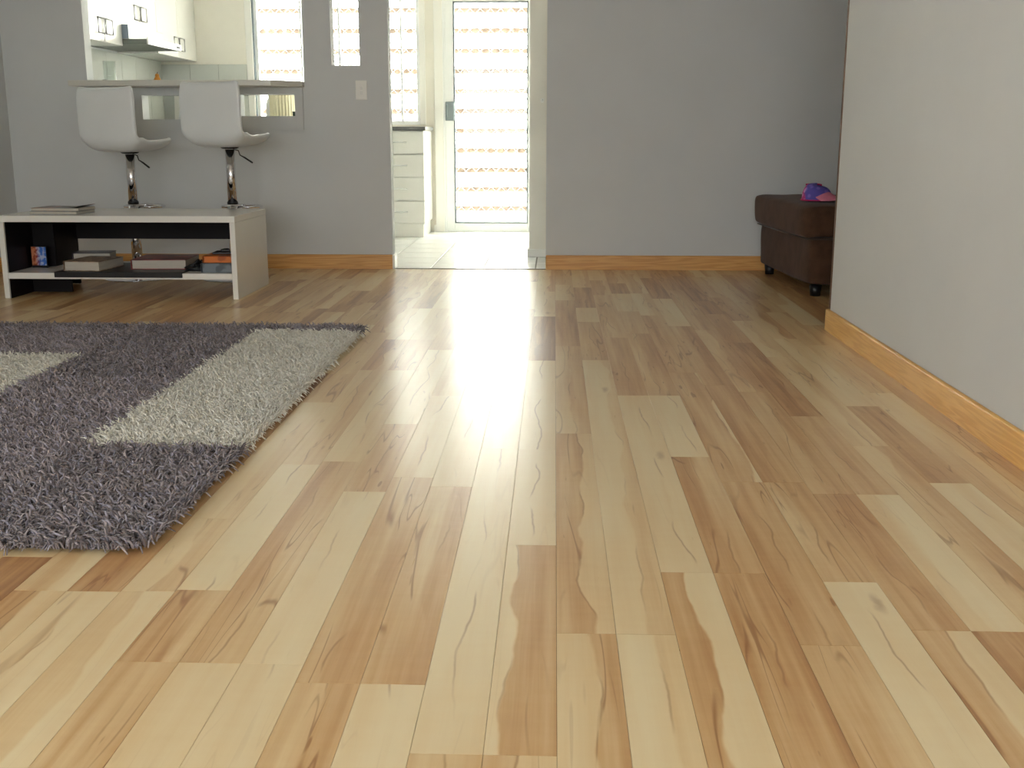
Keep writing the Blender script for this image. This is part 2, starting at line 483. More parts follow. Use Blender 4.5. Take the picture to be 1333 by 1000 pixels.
# servery: bar top and the thin panel below it
bm = bmesh.new()
add_prism(bm, [(-2.93, 6.83), (-1.70, 6.83), (-1.55, 7.0), (-1.55, 7.25), (-2.895, 7.25), (-2.895, 7.05), (-2.93, 7.05)], 1.1185, 1.152, 0.003)
props(bm_obj('breakfast_bar', bm, M_bar), 'long pale breakfast bar top set into the servery opening', 'bar top')
bm = bmesh.new()
o = wall('servery_panel', 'X', -2.86, -1.555, 0.86, 1.1175, YB - 0.016, YB - 0.0005,
     [(-2.56, -2.20, 0.925, 1.07), (-1.95, -1.605, 0.945, 1.075)], M_wall, 'thin painted panel with two slots under the bar top')
o['category'] = 'panel'; o['kind'] = 'thing'
bm.free()

# switch plate and hook
sw = thing('light_switch', 'white switch plate on the wall under the narrow slot', 'switch', (-1.191, YB, 1.10))
box('plate', (-0.035, 0.035, -0.009, 0.0, -0.058, 0.058), M_whitemat, sw, 0.003, 2)
for dz in (0.012, -0.016):
    box('rocker', (-0.007, 0.007, -0.013, -0.008, dz - 0.009, dz + 0.009), M_white, sw, 0.0015)
hk = thing('wall_hook', 'tiny white hook on the pale wall end behind the doorway', 'hook', (-0.085, 7.79, 1.06))
box('plate', (-0.012, 0.012, -0.004, 0, -0.014, 0.014), M_whitemat, hk, 0.001)
tube('peg', [(0, -0.003, -0.004), (0, -0.022, -0.006), (0, -0.028, 0.006)], 0.004, M_whitemat, hk, 8)

# ------------------------------------------------------------------ laminate floor
fl = box('floor', (XL - 0.1, XR + 0.1, YR - 0.1, YB, -0.06, -0.008), M_sub)
props(fl, 'pale spalted maple laminate floor in two-strip boards', None, None, 'structure')
SW, X0 = 0.1005, 0.010
known = {
    0: [(1.75, .25, .55, .55), (3.05, .60, .22, .55), (4.4, .35, .5, .5)],
    1: [(1.75, .12, .30, .75), (4.115, .14, .34, .7), (5.0, .55, .6, .5)],
    2: [(2.028, .62, .10, .40), (3.533, .18, .12, .6), (4.6, .6, .55, .5)],
    3: [(2.028, .62, .70, .5), (2.826, .70, .55, .5), (3.536, .08, .12, .6), (4.7, .55, .65, .4)],
    4: [(1.72, .55, .45, .5), (2.612, .62, .55, .5), (3.9, .62, .18, .85), (5.2, .6, .5, .4)],
    5: [(1.992, .05, .10, .6), (2.612, .52, .6, .5), (3.7, .72, .66, .5), (4.9, .6, .7, .5)],
    6: [(1.784, .62, .15, .55), (2.525, .60, .72, .45), (3.6, .5, .62, .5), (4.8, .35, .6, .5)],
    7: [(1.784, .85, .78, .5), (2.526, .20, .10, .4), (3.277, .55, .66, .5), (4.5, .85, .72, .6)],
    8: [(1.6, .2, .3, .5), (2.95, .40, .62, .55), (4.2, .3, .45, .5)],
    9: [(2.622, .10, .16, .5), (3.412, .70, .64, .5), (4.6, .22, .3, .5)],
    10: [(2.3, .3, .5, .5), (3.6, .35, .25, .5)],
    11: [(2.9, .62, .58, .5), (4.2, .55, .62, .5)],
    -1: [(1.366, .5, .3, .5), (2.164, .12, .66, .25), (2.883, .10, .12, .5), (4.1, .14, .2, .5)],
    -2: [(1.366, .48, .4, .5), (2.883, .10, .14, .5), (4.1, .16, .2, .5)],
    -3: [(1.56, .06, .10, .5), (2.55, .55, .64, .6), (3.8, .16, .2, .5)],
    -4: [(1.56, .45, .6, .5), (2.62, .52, .62, .45), (3.5, .3, .2, .5)],
    -5: [(1.62, .12, .08, .5), (2.503, .12, .07, .45), (3.139, .52, .6, .4), (4.3, .25, .3, .5)],
    -6: [(1.62, .16, .2, .5), (2.75, .60, .50, .5), (3.9, .2, .3, .5)],
    -7: [(1.62, .5, .4, .5), (1.909, .66, .50, .6), (2.72, .08, .05, .5), (3.9, .3, .4, .5)],
    -8: [(1.9, .40, .08, .5), (2.3, .3, .5, .4), (3.4, .2, .3, .5)],
    -9: [(1.895, .30, .12, .4), (2.6, .78, .70, .5)],
    -10: [(1.895, .62, .3, .5), (2.6, .5, .25, .6)],
}
rng = random.Random(21)
strips = []
ci0, ci1 = math.floor((XL - X0) / SW), math.ceil((XR - X0) / SW)
for c in range(ci0, ci1):
    xa, xb = max(XL, X0 + c * SW), min(XR, X0 + (c + 1) * SW)
    if xb - xa < 0.01: continue
    y = YR
    segs = []
    kn = known.get(c)
    if kn:
        # random strips behind the camera, then the read ones
        yy = YR
        while yy < 0.45:
            y2 = min(0.5, yy + rng.uniform(0.5, 1.0))
            segs.append((yy, y2, .3, .4, .5)); yy = y2
        for (ye, a, b_, s_) in kn:
            segs.append((yy, ye, a, b_, s_)); yy = ye
        y = yy
    else:
        y = YR - rng.uniform(0, 0.8)
    while y < YB - 0.012:
        L = rng.choice((0.43, 0.62, 0.75, 0.86, 1.05, 1.28))
        y2 = y + L
        if y2 > YB - 0.1: y2 = YB - 0.012
        a = 0.12 + 0.75 * rng.betavariate(1.7, 1.4)
        b_ = min(0.95, max(0.03, a + rng.gauss(0, 0.22)))
        ya = max(y, YR)
        if y2 > ya + 0.02: segs.append((ya, min(y2, YB - 0.012), a, b_, rng.uniform(.25, .75)))
        y = y2
    for (ya, yb, a, b_, s_) in segs:
        strips.append((xa, xb, ya, yb, a, b_, s_, rng.random()))

RUG = (-2.62, -0.81, 2.085, 4.725)
cr_, sr_ = math.cos(YAW), math.sin(YAW); cp, sp_ = math.cos(PITCH), math.sin(PITCH)
def project(x, y, z):
    dz = z - CAMH
    r_ = x * cr_ + y * sr_; h_ = -x * sr_ + y * cr_
    d_ = h_ * cp - dz * sp_; u_ = h_ * sp_ + dz * cp
    if d_ < 0.05: return None
    return 666.5 + F * r_ / d_, 500 - F * u_ / d_
def seen_area(s):
    """rough size in view, clipped to the frame, nothing when under the rug"""
    xa, xb, ya, yb = s[:4]
    n, tot = 8, 0.0
    for i in range(n):
        ym = ya + (yb - ya) * (i + .5) / n; dy = (yb - ya) / n
        xm = (xa + xb) / 2
        if RUG[0] < xm < RUG[1] and RUG[2] < ym < RUG[3]: continue
        if xm > WX and ym < 4.83: continue
        p_, q_ = project(xm, ym - dy / 2, 0), project(xm, ym + dy / 2, 0)
        if not p_ or not q_: continue
        px, py = (p_[0] + q_[0]) / 2, (p_[1] + q_[1]) / 2
        if -30 < px < 1363 and py < 1030:
            tot += abs(p_[1] - q_[1]) * (xb - xa) * F / max(ym, .3)
    return tot
GAP, DEP = 0.0003, 0.010
def strip_geo(s):
    xa, xb, ya, yb = s[:4]
    g, ch = GAP, 0.0002
    top = [(xa + g + ch, ya + g + ch, 0), (xb - g - ch, ya + g + ch, 0), (xb - g - ch, yb - g - ch, 0), (xa + g + ch, yb - g - ch, 0)]
    mid = [(xa + g, ya + g, -0.0001), (xb - g, ya + g, -0.0001), (xb - g, yb - g, -0.0001), (xa + g, yb - g, -0.0001)]
    bot = [(x, y, -DEP + 0.002) for x, y, z in mid]
    vs_ = top + mid + bot
    fs = [(0, 1, 2, 3)]
    for i in range(4):
        j = (i + 1) % 4
        fs.append((4 + i, 4 + j, j, i)); fs.append((8 + i, 8 + j, 4 + j, 4 + i))
    return vs_, fs
def strip_mesh(name, ss, origin=(0, 0)):
    V, Fc, T, S, U = [], [], [], [], []
    for s in ss:
        vs_, fs = strip_geo(s); k = len(V)
        V += [(x - origin[0], y - origin[1], z) for x, y, z in vs_]; Fc += [tuple(i + k for i in f) for f in fs]
        T += [(s[4], s[5], s[6], 1.0)] * len(vs_); S += [s[7]] * len(vs_)
        U += [(x - s[0], y - s[2]) for x, y, z in vs_]
    me = bpy.data.meshes.new(name); me.from_pydata(V, [], Fc)
    a = me.attributes.new('strip_tone', 'FLOAT_COLOR', 'POINT'); a.data.foreach_set('color', np.array(T, dtype=np.float32).ravel())
    a = me.attributes.new('strip_seed', 'FLOAT', 'POINT'); a.data.foreach_set('value', np.array(S, dtype=np.float32))
    uvl = me.uv_layers.new(name='strip')
    idx = np.zeros(len(me.loops), dtype=np.int32); me.loops.foreach_get('vertex_index', idx)
    uvl.data.foreach_set('uv', np.array(U, dtype=np.float32)[idx].ravel())
    me.materials.append(M_floor)
    return me
order = sorted(range(len(strips)), key=lambda i: -seen_area(strips[i]))
big, rest = [strips[i] for i in order[:298]], [strips[i] for i in order[298:]]
for s in big:
    org = ((s[0] + s[1]) / 2, (s[2] + s[3]) / 2)
    o = bpy.data.objects.new('plank', strip_mesh('plank', [s], org)); COL.objects.link(o)
    o.location = (org[0], org[1], 0); o.parent = fl
o = bpy.data.objects.new('far_planks', strip_mesh('far_planks', rest)); COL.objects.link(o)
o.parent = fl; o['kind'] = 'stuff'

# ------------------------------------------------------------------ kitchen floor of white tiles
kf = box('floor.001', (XL - 0.1, 0.95, YB, YK + 0.12, -0.06, -0.004), M_grout)
props(kf, 'glossy white square floor tiles of the kitchen', None, None, 'structure')
TP = 0.3335
bm = bmesh.new(); add_box(bm, -TP / 2 + 0.0035, TP / 2 - 0.0035, -TP / 2 + 0.0035, TP / 2 - 0.0035, -0.008, 0.0, 0.0012)
bmesh.ops.recalc_face_normals(bm, faces=bm.faces)
tme = bpy.data.meshes.new('tile'); bm.to_mesh(tme); bm.free(); tme.materials.append(M_tile)
xg0 = -0.115 - TP * 10
for i in range(13):
    for k in range(9):
        xc, yc = xg0 + TP * (i + .5), YB + 0.003 + TP * (k + .5)
        if xc < XL or xc > 0.8 or yc > YK: continue
        if xc - TP / 2 > -0.17 and yc - TP / 2 > 7.79: continue
        o = bpy.data.objects.new('tile', tme); COL.objects.link(o); o.location = (xc, yc, 0); o.parent = kf

# ------------------------------------------------------------------ kitchen window and door
def grille(name, x0, x1, z0, z1, y, pitch, parent, rat=1.0, r_=0.0035):
    """diamond security grille of thin crossing bars"""
    bm = bmesh.new()
    w, h = pitch, pitch * rat
    for sgn in (1, -1):
        n0 = int(math.floor((-(z1 - z0) / h))) - 1; n1 = int(math.ceil((x1 - x0) / w)) + 1
        for k in range(n0, n1 + int((z1 - z0) / h) + 3):
            # line x = xs + sgn * (z - z0) * w / h
            xs = x0 + k * w if sgn > 0 else x0 + (k) * w
            pts = []
            for za, zb in ((z0, z1),):
                ta, tb = za, zb
                fx = lambda z: xs + sgn * (z - z0) * w / h
                # clip in x
                zs_ = [ta, tb]
                zl = sorted([z0 + sgn * (x0 - xs) * h / w, z0 + sgn * (x1 - xs) * h / w])
                ta, tb = max(ta, zl[0]), min(tb, zl[1])
                if tb - ta > 0.01: pts = [(fx(ta), y + sgn * 0.002, ta), (fx(tb), y + sgn * 0.002, tb)]
            if pts: add_tube(bm, pts, r_, 4)
    o = bm_obj(name, bm, M_alu, parent)
    return o

wn = thing('window_1', 'white framed kitchen window above the bench', None, (0, 0, 0), kind='structure')
wy0, wy1 = YK + 0.03, YK + 0.08
WXa, WXb, WZa, WZb = -2.60, -1.165, 0.92, 2.12
for b_ in ((WXa, WXb, wy0, wy1, WZa, WZa + 0.035), (WXa, WXb, wy0, wy1, WZb - 0.035, WZb), (WXa, WXa + 0.035, wy0, wy1, WZa + .035, WZb - .035), (WXb - 0.03, WXb, wy0, wy1, WZa + .035, WZb - .035)):
    box('window_frame', b_, M_alu, wn, 0.003)
MUL = (-2.19, -1.86, -1.325)
for xm in MUL: box('mullion', (xm - 0.008, xm + 0.008, wy0, wy1, WZa + .035, WZb - .035), M_alu, wn, 0.002)
ed = [WXa + 0.035] + list(MUL) + [WXb - 0.03]
for a, b_ in zip(ed[:-1], ed[1:]):
    box('pane', (a + 0.008, b_ - 0.008, wy0 + 0.02, wy0 + 0.024, WZa + .035, WZb - .035), M_glass, wn)
grille('security_grille', WXa + 0.035, WXb - 0.03, WZa + .035, WZb - .035, wy1 - 0.01, 0.075, wn)
# inner architrave
for b_ in ((WXa - 0.06, WXa, YK - 0.014, YK, WZa - 0.0, WZb + 0.06), (WXa - 0.06, WXb + 0.05, YK - 0.014, YK, WZb, WZb + 0.06), (WXb, WXb + 0.05, YK - 0.014, YK, WZa, WZb + 0.06)):
    box('architrave', b_, M_whitemat, wn, 0.003)
box('reveal_line', (WXa, WXa + 0.008, YK - 0.004, wy0, WZa, WZb), M_aludark, wn)

o = box('trim_4', (-0.965, -0.165, YK - 0.005, YK + 0.12, -0.0035, 0.0004), M_alu)
props(o, 'white sill under the glazed kitchen door', None, None, 'structure')
dr = thing('door_1', 'white framed glazed door with diamond grille at the end of the kitchen', None, (0, 0, 0), kind='structure')
DX0, DX1, DZ0, DZ1 = -0.965, -0.165, 0.0, 2.06
for b_ in ((DX0, DX0 + 0.02, YK - 0.01, YK + 0.12, 0, DZ1), (DX1 - 0.02, DX1, YK - 0.01, YK + 0.12, 0, DZ1), (DX0, DX1, YK - 0.01, YK + 0.12, DZ1 - 0.03, DZ1)):
    box('door_jamb', b_, M_alu, dr, 0.002)
for b_ in ((DX0 - 0.075, DX0, YK - 0.016, YK, 0, DZ1 + 0.06), (DX0, DX1, YK - 0.016, YK, DZ1, DZ1 + 0.06)):
    box('architrave', b_, M_whitemat, dr, 0.003)
ly0, ly1 = YK + 0.0, YK + 0.045
GX0, GX1, GZ0, GZ1 = -0.873, -0.232, 0.074, 1.94
box('door_stile', (DX0 + 0.02, GX0, ly0, ly1, 0.0005, DZ1 - 0.03), M_alu, dr, 0.003)
box('door_stile', (GX1, DX1 - 0.02, ly0, ly1, 0.0005, DZ1 - 0.03), M_alu, dr, 0.003)
box('door_rail', (GX0, GX1, ly0, ly1, 0.0005, GZ0), M_alu, dr, 0.003)
box('door_rail', (GX0, GX1, ly0, ly1, GZ1, DZ1 - 0.03), M_alu, dr, 0.003)
for b_ in ((GX0, GX0 + 0.010, GZ0, GZ1), (GX1 - 0.010, GX1, GZ0, GZ1), (GX0 + .01, GX1 - .01, GZ0, GZ0 + 0.009), (GX0 + .01, GX1 - .01, GZ1 - 0.009, GZ1)):
    box('seal', (b_[0], b_[1], ly0 - 0.002, ly1 - 0.005, b_[2], b_[3]), M_aludark, dr)
box('pane', (GX0 + .01, GX1 - .01, ly0 + 0.02, ly0 + 0.025, GZ0 + .009, GZ1 - .009), M_glass, dr)
grille('security_grille', GX0 + .01, GX1 - .01, GZ0 + .009, GZ1 - .009, ly1 - 0.008, 0.088, dr)
lk = box('lock_case', (-0.945, -0.868, ly0 - 0.03, ly0 + 0.001, 0.955, 1.115), M_lock, dr, 0.006, 2)
tube('handle', [(-0.93, ly0 - 0.03, 0.985), (-0.93, ly0 - 0.06, 0.995), (-0.93, ly0 - 0.06, 1.08), (-0.93, ly0 - 0.03, 1.09)], 0.007, M_lock, lk, 8)

# ------------------------------------------------------------------ outside: ground and slatted garden wall
g = box('ground', (-9, 7, YK + 0.12, 30, -0.12, -0.05), M_ground)
props(g, 'pale paved ground outside the kitchen', None, None, 'structure')
gw = thing('garden_wall', 'tall pale board wall with brown gaps outside the kitchen door', 'garden wall', (0, 11.45, -0.05))
box('backing', (-4.6, 1.6, 0.03, 0.10, 0, 2.7), M_rust, gw)
for k in range(14):
    zb = 0.0 + k * 0.193 - 0.015
    box('board', (-4.6, 1.6, 0.0 + random.uniform(-.003, .003), 0.032, max(zb, 0), zb + 0.142), M_board, gw, 0.004)
for xp in (-4.4, -2.95, -1.5, -0.05, 1.4):
    box('post', (xp - 0.05, xp + 0.05, 0.10, 0.19, 0, 2.75), M_rust, gw)

# ------------------------------------------------------------------ kitchen cabinets
KX = XL
def ring_handle(parent, x, y, z, w=0.118, h=0.10):
    pts = [(x, y - w / 2, z - h / 2), (x, y + w / 2, z - h / 2), (x, y + w / 2, z + h / 2), (x, y - w / 2, z + h / 2)]
    o = tube('handle', [(p[0] + 0.012, p[1], p[2]) for p in pts], 0.0048, M_steel, parent, 6, closed=True)
    return o
def wall_cabinet(y0, y1, z0, z1, label, hz, mid):
    c = thing('wall_cabinet', label, 'cabinet', (KX, (y0 + y1) / 2, z0), 0, 'white kitchen wall cabinets')
    cy = (y0 + y1) / 2
    box('carcass', (0.001, 0.308, y0 - cy + 0.001, y1 - cy - 0.001, 0, z1 - z0), M_white, c, 0.001)
    for a, b_, s in ((y0, mid, 1), (mid, y1, -1)):
        d = box('door', (0.309, 0.327, a - cy + 0.002, b_ - cy - 0.002, 0.0, z1 - z0), M_white, c, 0.002)
        yh = (mid - 0.068) if s == 1 else (mid + 0.068)
        ring_handle(d, 0.327, yh - cy, hz - z0)
    return c
wall_cabinet(7.45, 8.20, 1.455, 2.2, 'white two-door wall cabinet before the range hood', 1.56, 7.875)
wall_cabinet(8.20, 8.93, 1.605, 2.2, 'short white wall cabinet directly over the range hood', 1.71, 8.565)
wall_cabinet(8.93, 9.895, 1.455, 2.2, 'white two-door wall cabinet between range hood and kitchen end wall', 1.56, 9.42)

hd = thing('range_hood', 'white slide-out range hood under the wall cabinets', 'range hood', (KX, 8.565, 1.47))
box('body', (0.002, 0.372, -0.363, 0.363, 0.035, 0.134), M_white, hd, 0.003)
box('side_cheek', (0.30, 0.372, -0.3645, -0.3635, 0.036, 0.133), mat('blue_grey_cheek', srgb(150, 164, 180), 0.4), hd)
vz = box('visor', (0.002, 0.500, -0.362, 0.362, 0.0, 0.034), M_hoodu, hd, 0.002)
box('fascia', (0.500, 0.512, -0.363, 0.363, -0.004, 0.046), M_white, vz, 0.002)
for k in range(3): box('button', (0.512, 0.5145, 0.25 + k * 0.026, 0.268 + k * 0.026, 0.014, 0.028), M_blackp, vz)

# splashbacks
def splash(name, b, label, dirx):
    s = box(name, b, M_grout); props(s, label, 'splashback')
    return s
sp1 = splash('splashback', (KX + 0.0005, KX + 0.004, 7.15, 9.897, 0.902, 1.454), 'pale green tiled splashback under the wall cabinets', 0)
for k in range(9):
    for j in range(2):
        ya = 7.153 + k * 0.305; yb = min(ya + 0.302, 9.895)
        box('tile', (KX + 0.004, KX + 0.010, ya, yb, 0.904 + j * 0.276, 0.904 + j * 0.276 + 0.273), M_splash, sp1, 0.001)
sp2 = splash('splashback', (KX + 0.011, -2.662, YK - 0.004, YK - 0.0005, 0.902, 1.43), 'pale green tiled splashback beside the kitchen window', 1)
for k in range(3):
    for j in range(2):
        xa = KX + 0.013 + k * 0.249
        box('tile', (xa, min(xa + 0.246, -2.663), YK - 0.010, YK - 0.004, 0.904 + j * 0.264, 0.904 + j * 0.264 + 0.261), M_splash, sp2, 0.001)

# worktop
bm = bmesh.new()
add_prism(bm, [(KX + 0.011, 7.152), (-2.80, 7.152), (-2.80, 9.26), (-1.052, 9.26), (-1.052, 9.884), (KX + 0.011, 9.884)], 0.87, 0.90, 0.002)
props(bm_obj('kitchen_worktop', bm, M_bench), 'grey laminate kitchen worktop turning the corner under the window', 'worktop')

# drawer cabinet beside the door
dc = thing('drawer_cabinet', 'white four-drawer base cabinet beside the glazed door', 'cabinet', (-1.27, 9.58, 0))
box('carcass', (-0.20, 0.20, -0.285, 0.30, 0.115, 0.869), M_white, dc, 0.001)
box('kickboard', (-0.20, 0.185, -0.275, 0.28, 0.001, 0.114), M_white, dc, 0.001)
zs = [0.117, 0.300, 0.493, 0.679, 0.866]
for k in range(4):
    d = box('drawer', (-0.199, 0.199, -0.305, -0.286, zs[k] + 0.004, zs[k + 1] - 0.004), M_white, dc, 0.002)
    zc = zs[k] + (zs[k + 1] - zs[k]) * 0.52
    tube('handle', [(-0.055, -0.305, zc), (-0.055, -0.325, zc), (0.055, -0.325, zc), (0.055, -0.305, zc)], 0.005, M_alu, d, 8)
def base_cabinet(x0, x1, y0, y1, face, n, label):
    c = thing('base_cabinet', label, 'cabinet', ((x0 + x1) / 2, (y0 + y1) / 2, 0), 0, 'white kitchen base cabinets')
    hx, hy = (x1 - x0) / 2, (y1 - y0) / 2
    if face == 'Y':
        box('carcass', (-hx + .001, hx - .001, -hy + 0.02, hy, 0.115, 0.869), M_white, c, 0.001)
        box('kickboard', (-hx + .001, hx - .001, -hy + 0.04, hy - 0.03, 0.001, 0.114), M_white, c)
        for k in range(n):
            a = -hx + 2 * hx * k / n; b_ = -hx + 2 * hx * (k + 1) / n
            d = box('door', (a + .002, b_ - .002, -hy, -hy + 0.019, 0.118, 0.866), M_white, c, 0.002)
            tube('handle', [(b_ - .05, -hy, 0.72), (b_ - .05, -hy - .02, 0.72), (b_ - .05, -hy - .02, 0.82), (b_ - .05, -hy, 0.82)], 0.005, M_steel, d, 8)
    else:
        box('carcass', (-hx, hx - .02, -hy + .001, hy - .001, 0.115, 0.869), M_white, c, 0.001)
        box('kickboard', (-hx + .03, hx - .04, -hy + .001, hy - .001, 0.001, 0.114), M_white, c)
        for k in range(n):
            a = -hy + 2 * hy * k / n; b_ = -hy + 2 * hy * (k + 1) / n
            d = box('door', (hx - .019, hx, a + .002, b_ - .002, 0.118, 0.866), M_white, c, 0.002)
            tube('handle', [(hx, b_ - .05, 0.72), (hx + .02, b_ - .05, 0.72), (hx + .02, b_ - .05, 0.82), (hx, b_ - .05, 0.82)], 0.005, M_steel, d, 8)
base_cabinet(-2.79, -1.475, 9.275, 9.88, 'Y', 3, 'white base cabinet under the kitchen window')
base_cabinet(KX + 0.012, -2.82, 7.16, 8.20, 'X', 2, 'white base cabinet nearest the servery under the splashback')
base_cabinet(KX + 0.012, -2.82, 8.205, 9.25, 'X', 2, 'white base cabinet below the range hood')

# ------------------------------------------------------------------ small things in the kitchen and on the bar
vb = thing('glass_vase', 'clear glass cylinder vase standing on the bar top', 'vase', (-2.79, 7.14, 1.152))
lathe('glass_body', [(0, 0.0), (0.036, 0.0), (0.038, 0.003), (0.039, 0.13), (0.036, 0.13), (0.035, 0.008), (0, 0.008)], M_glass, vb, n=32)
og = thing('orange_ornament', 'small orange gourd-shaped ornament on the bar top', 'ornament', (-2.487, 7.13, 1.152))
lathe('body', [(0, 0), (0.016, 0.001), (0.022, 0.012), (0.018, 0.026), (0.012, 0.034), (0.013, 0.044), (0.008, 0.052), (0, 0.053)], mat('orange_glaze', srgb(222, 150, 60), 0.3, var=0.1, vscale=30), og, n=20)
tube('stalk', [(0, 0, 0.052), (0.002, 0, 0.058), (0.005, 0, 0.063)], 0.002, mat('stalk_brown', srgb(110, 80, 40), 0.7), og, 6)
ds = thing('dark_dish', 'tiny dark dish on the bar top below the wall cabinets', 'dish', (-2.76, 6.98, 1.152))
lathe('bowl', [(0, 0), (0.010, 0), (0.016, 0.009), (0.014, 0.009), (0.009, 0.003), (0, 0.003)], M_blackp, ds, n=20)

def bottle(name, label, cat, x, y, z, r_, h_, m, capm):
    b_ = thing(name, label, cat, (x, y, z))
    lathe('body', [(0, 0), (r_ * .95, 0), (r_, r_ * .1), (r_, h_ * .62), (r_ * .8, h_ * .72), (r_ * .4, h_ * .8), (r_ * .38, h_ * .86), (0, h_ * .86)], m, b_, n=24)
    lathe('screw_top', [(0, h_ * .86), (r_ * .45, h_ * .86), (r_ * .45, h_), (0, h_)], capm, b_, n=16)
    return b_
bottle('detergent_bottle', 'white detergent bottle on the worktop before the kitchen window', 'bottle', -2.43, 9.72, 0.9, 0.037, 0.30, M_whitemat, M_white)
cc = thing('ribbed_canister', 'large cream ribbed canister on the worktop under the window', 'canister', (-2.30, 9.62, 0.9))
pr_ = []
bm = bmesh.new()
n = 96
lo, hi = [], []
for k in range(n):
    a = k * 2 * math.pi / n; r_ = 0.105 + 0.003 * math.cos(a * 24)
    lo.append((r_ * math.cos(a), r_ * math.sin(a)))
add_prism(bm, lo, 0, 0.26)
body = bm_obj('body', bm, mat('cream_enamel', srgb(240, 232, 196), 0.35, var=0.03), cc)
lathe('lid', [(0, 0.261), (0.107, 0.261), (0.107, 0.275), (0.06, 0.288), (0.014, 0.29), (0.016, 0.31), (0, 0.314)], M_whitemat, cc, n=32)
gb = thing('green_sponge_box', 'small dark green box on the worktop beside the cream canister', 'box', (-2.165, 9.50, 0.9))
box('body', (-0.018, 0.018, -0.03, 0.03, 0, 0.115), mat('dark_green_card', srgb(62, 92, 70), 0.6), gb, 0.003)
box('lid', (-0.019, 0.019, -0.031, 0.031, 0.115, 0.125), mat('dark_green_lid', srgb(52, 80, 60), 0.5), gb, 0.002)
kt = thing('kettle', 'round white kettle on the corner of the kitchen worktop', 'kettle', (-3.03, 9.40, 0.9))
lathe('body', [(0, 0), (0.075, 0), (0.085, 0.01), (0.088, 0.07), (0.075, 0.14), (0.05, 0.17), (0, 0.175)], M_shell, kt, n=32)
lathe('lid_knob', [(0, 0.172), (0.012, 0.174), (0.014, 0.19), (0, 0.196)], M_blackp, kt, n=16)
tube('handle', [(0.0, 0.075, 0.13), (0.0, 0.12, 0.14), (0.0, 0.125, 0.09), (0.0, 0.085, 0.05)], 0.008, M_blackp, kt, 8)
tube('spout', [(0.0, -0.07, 0.09), (0.0, -0.10, 0.12), (0.0, -0.115, 0.145)], [0.018, 0.013, 0.010], M_shell, kt, 10)
cb = thing('chopping_board', 'white chopping board standing against the splashback', 'chopping board', (-3.22, 9.852, 0.9), 0)
bm = bmesh.new(); add_box(bm, -0.085, 0.085, -0.008, 0.008, 0, 0.30, 0.004, 2)
bd = bm_obj('board', bm, M_whitemat, cb); bd.rotation_euler = (R(-4), 0, 0)

# ------------------------------------------------------------------ bar stools
def make_stool(loc, rz, dz, label):
    st = thing('bar_stool', label, 'bar stool', loc, rz, 'white bar stools at the bar')
    # local: +y = facing direction (towards the bar)
    prof = []
    def P(y, z): prof.append((y, z))
    sz = 0.790 + dz
    top = 1.118 + dz
    for k in range(7):
        t_ = k / 6.0
        P(-0.185 - 0.004 * math.sin(t_ * math.pi), top - (top - sz - 0.06) * t_)
    for k in range(1, 7):
        a = k / 6.0 * math.pi / 2
        P(-0.185 + 0.065 * (1 - math.cos(a)), sz + 0.06 - 0.075 * math.sin(a))
    for k in range(1, 8):
        t_ = k / 7.0
        P(-0.120 + 0.295 * t_, sz - 0.015 + 0.022 * t_ ** 2 - 0.004 * t_)
    W = 0.195
    NT_ = 16
    bm = bmesh.new(); rows = []
    ns = len(prof)
    for i, (y, z) in enumerate(prof):
        s_ = i / (ns - 1)
        row = []
        # width tapers a little at the ends with rounded corners
        wv = W
        if i == 0: wv = W * 0.93
        elif i == 1: wv = W * 0.985
        if i == ns - 1: wv = W * 0.84
        elif i == ns - 2: wv = W * 0.95
        elif i == ns - 3: wv = W * 0.99
        seat = max(0.0, min(1.0, (i - 6) / 6.0))
        for k in range(NT_ + 1):
            t_ = -1 + 2 * k / NT_
            c = abs(t_)
            lift = 0.040 * c ** 4 * seat + (0.030 * c ** 5 * (1 if 5 < i < 13 else 0.35))
            fwd = (1 - seat) * 0.012 * c ** 2
            row.append(bm.verts.new((wv * t_, y + fwd, z + lift)))
        rows.append(row)
    for A, B in zip(rows[:-1], rows[1:]):
        for k in range(NT_): bm.faces.new((A[k], A[k + 1], B[k + 1], B[k]))
    sh = bm_obj('seat_shell', bm, M_shell, st, True)
    md = sh.modifiers.new('thickness', 'SOLIDIFY'); md.thickness = 0.028; md.offset = 0.0
    md = sh.modifiers.new('smooth', 'SUBSURF'); md.levels = 1; md.render_levels = 2
    zb = sz - 0.028
    lathe('mounting_plate', [(0, zb), (0.05, zb), (0.052, zb - 0.004), (0.04, zb - 0.010), (0, zb - 0.010)], M_blackp, st, n=24)
    lathe('piston', [(0, zb - 0.014), (0.027, zb - 0.014), (0.027, 0.45), (0, 0.45)], M_chrome, st, n=28)
    lathe('collar', [(0, 0.452), (0.0295, 0.452), (0.031, 0.448), (0.031, 0.435), (0, 0.435)], M_blackp, st, n=28)
    lathe('column', [(0, 0.425), (0.030, 0.425), (0.030, 0.03), (0, 0.03)], M_chrome, st, n=28)
    lathe('base', [(0, 0.040), (0.034, 0.040), (0.045, 0.026), (0.12, 0.014), (0.185, 0.009), (0.193, 0.004), (0.193, 0.0), (0, 0.0)], M_chrome, st, n=48)
    fr = [(0.10 * math.sin(a) * 1.0, 0.10 + 0.11 * math.cos(a), 0.418) for a in [R(d) for d in range(-130, 131, 13)]]
    tube('footrest', [(-0.01, 0.02, 0.418)] + [(x * 1.15, y, z) for x, y, z in fr] + [(0.01, 0.02, 0.418)], 0.008, M_chrome, st, 8)
    tube('lever', [(0.03, -0.01, zb - 0.012), (0.075, -0.03, zb - 0.02), (0.085, -0.032, zb - 0.045), (0.125, -0.05, zb - 0.058), (0.195, -0.085, zb - 0.085)], [0.003, 0.003, 0.003, 0.005, 0.005], M_blackp, st, 8)
    return st
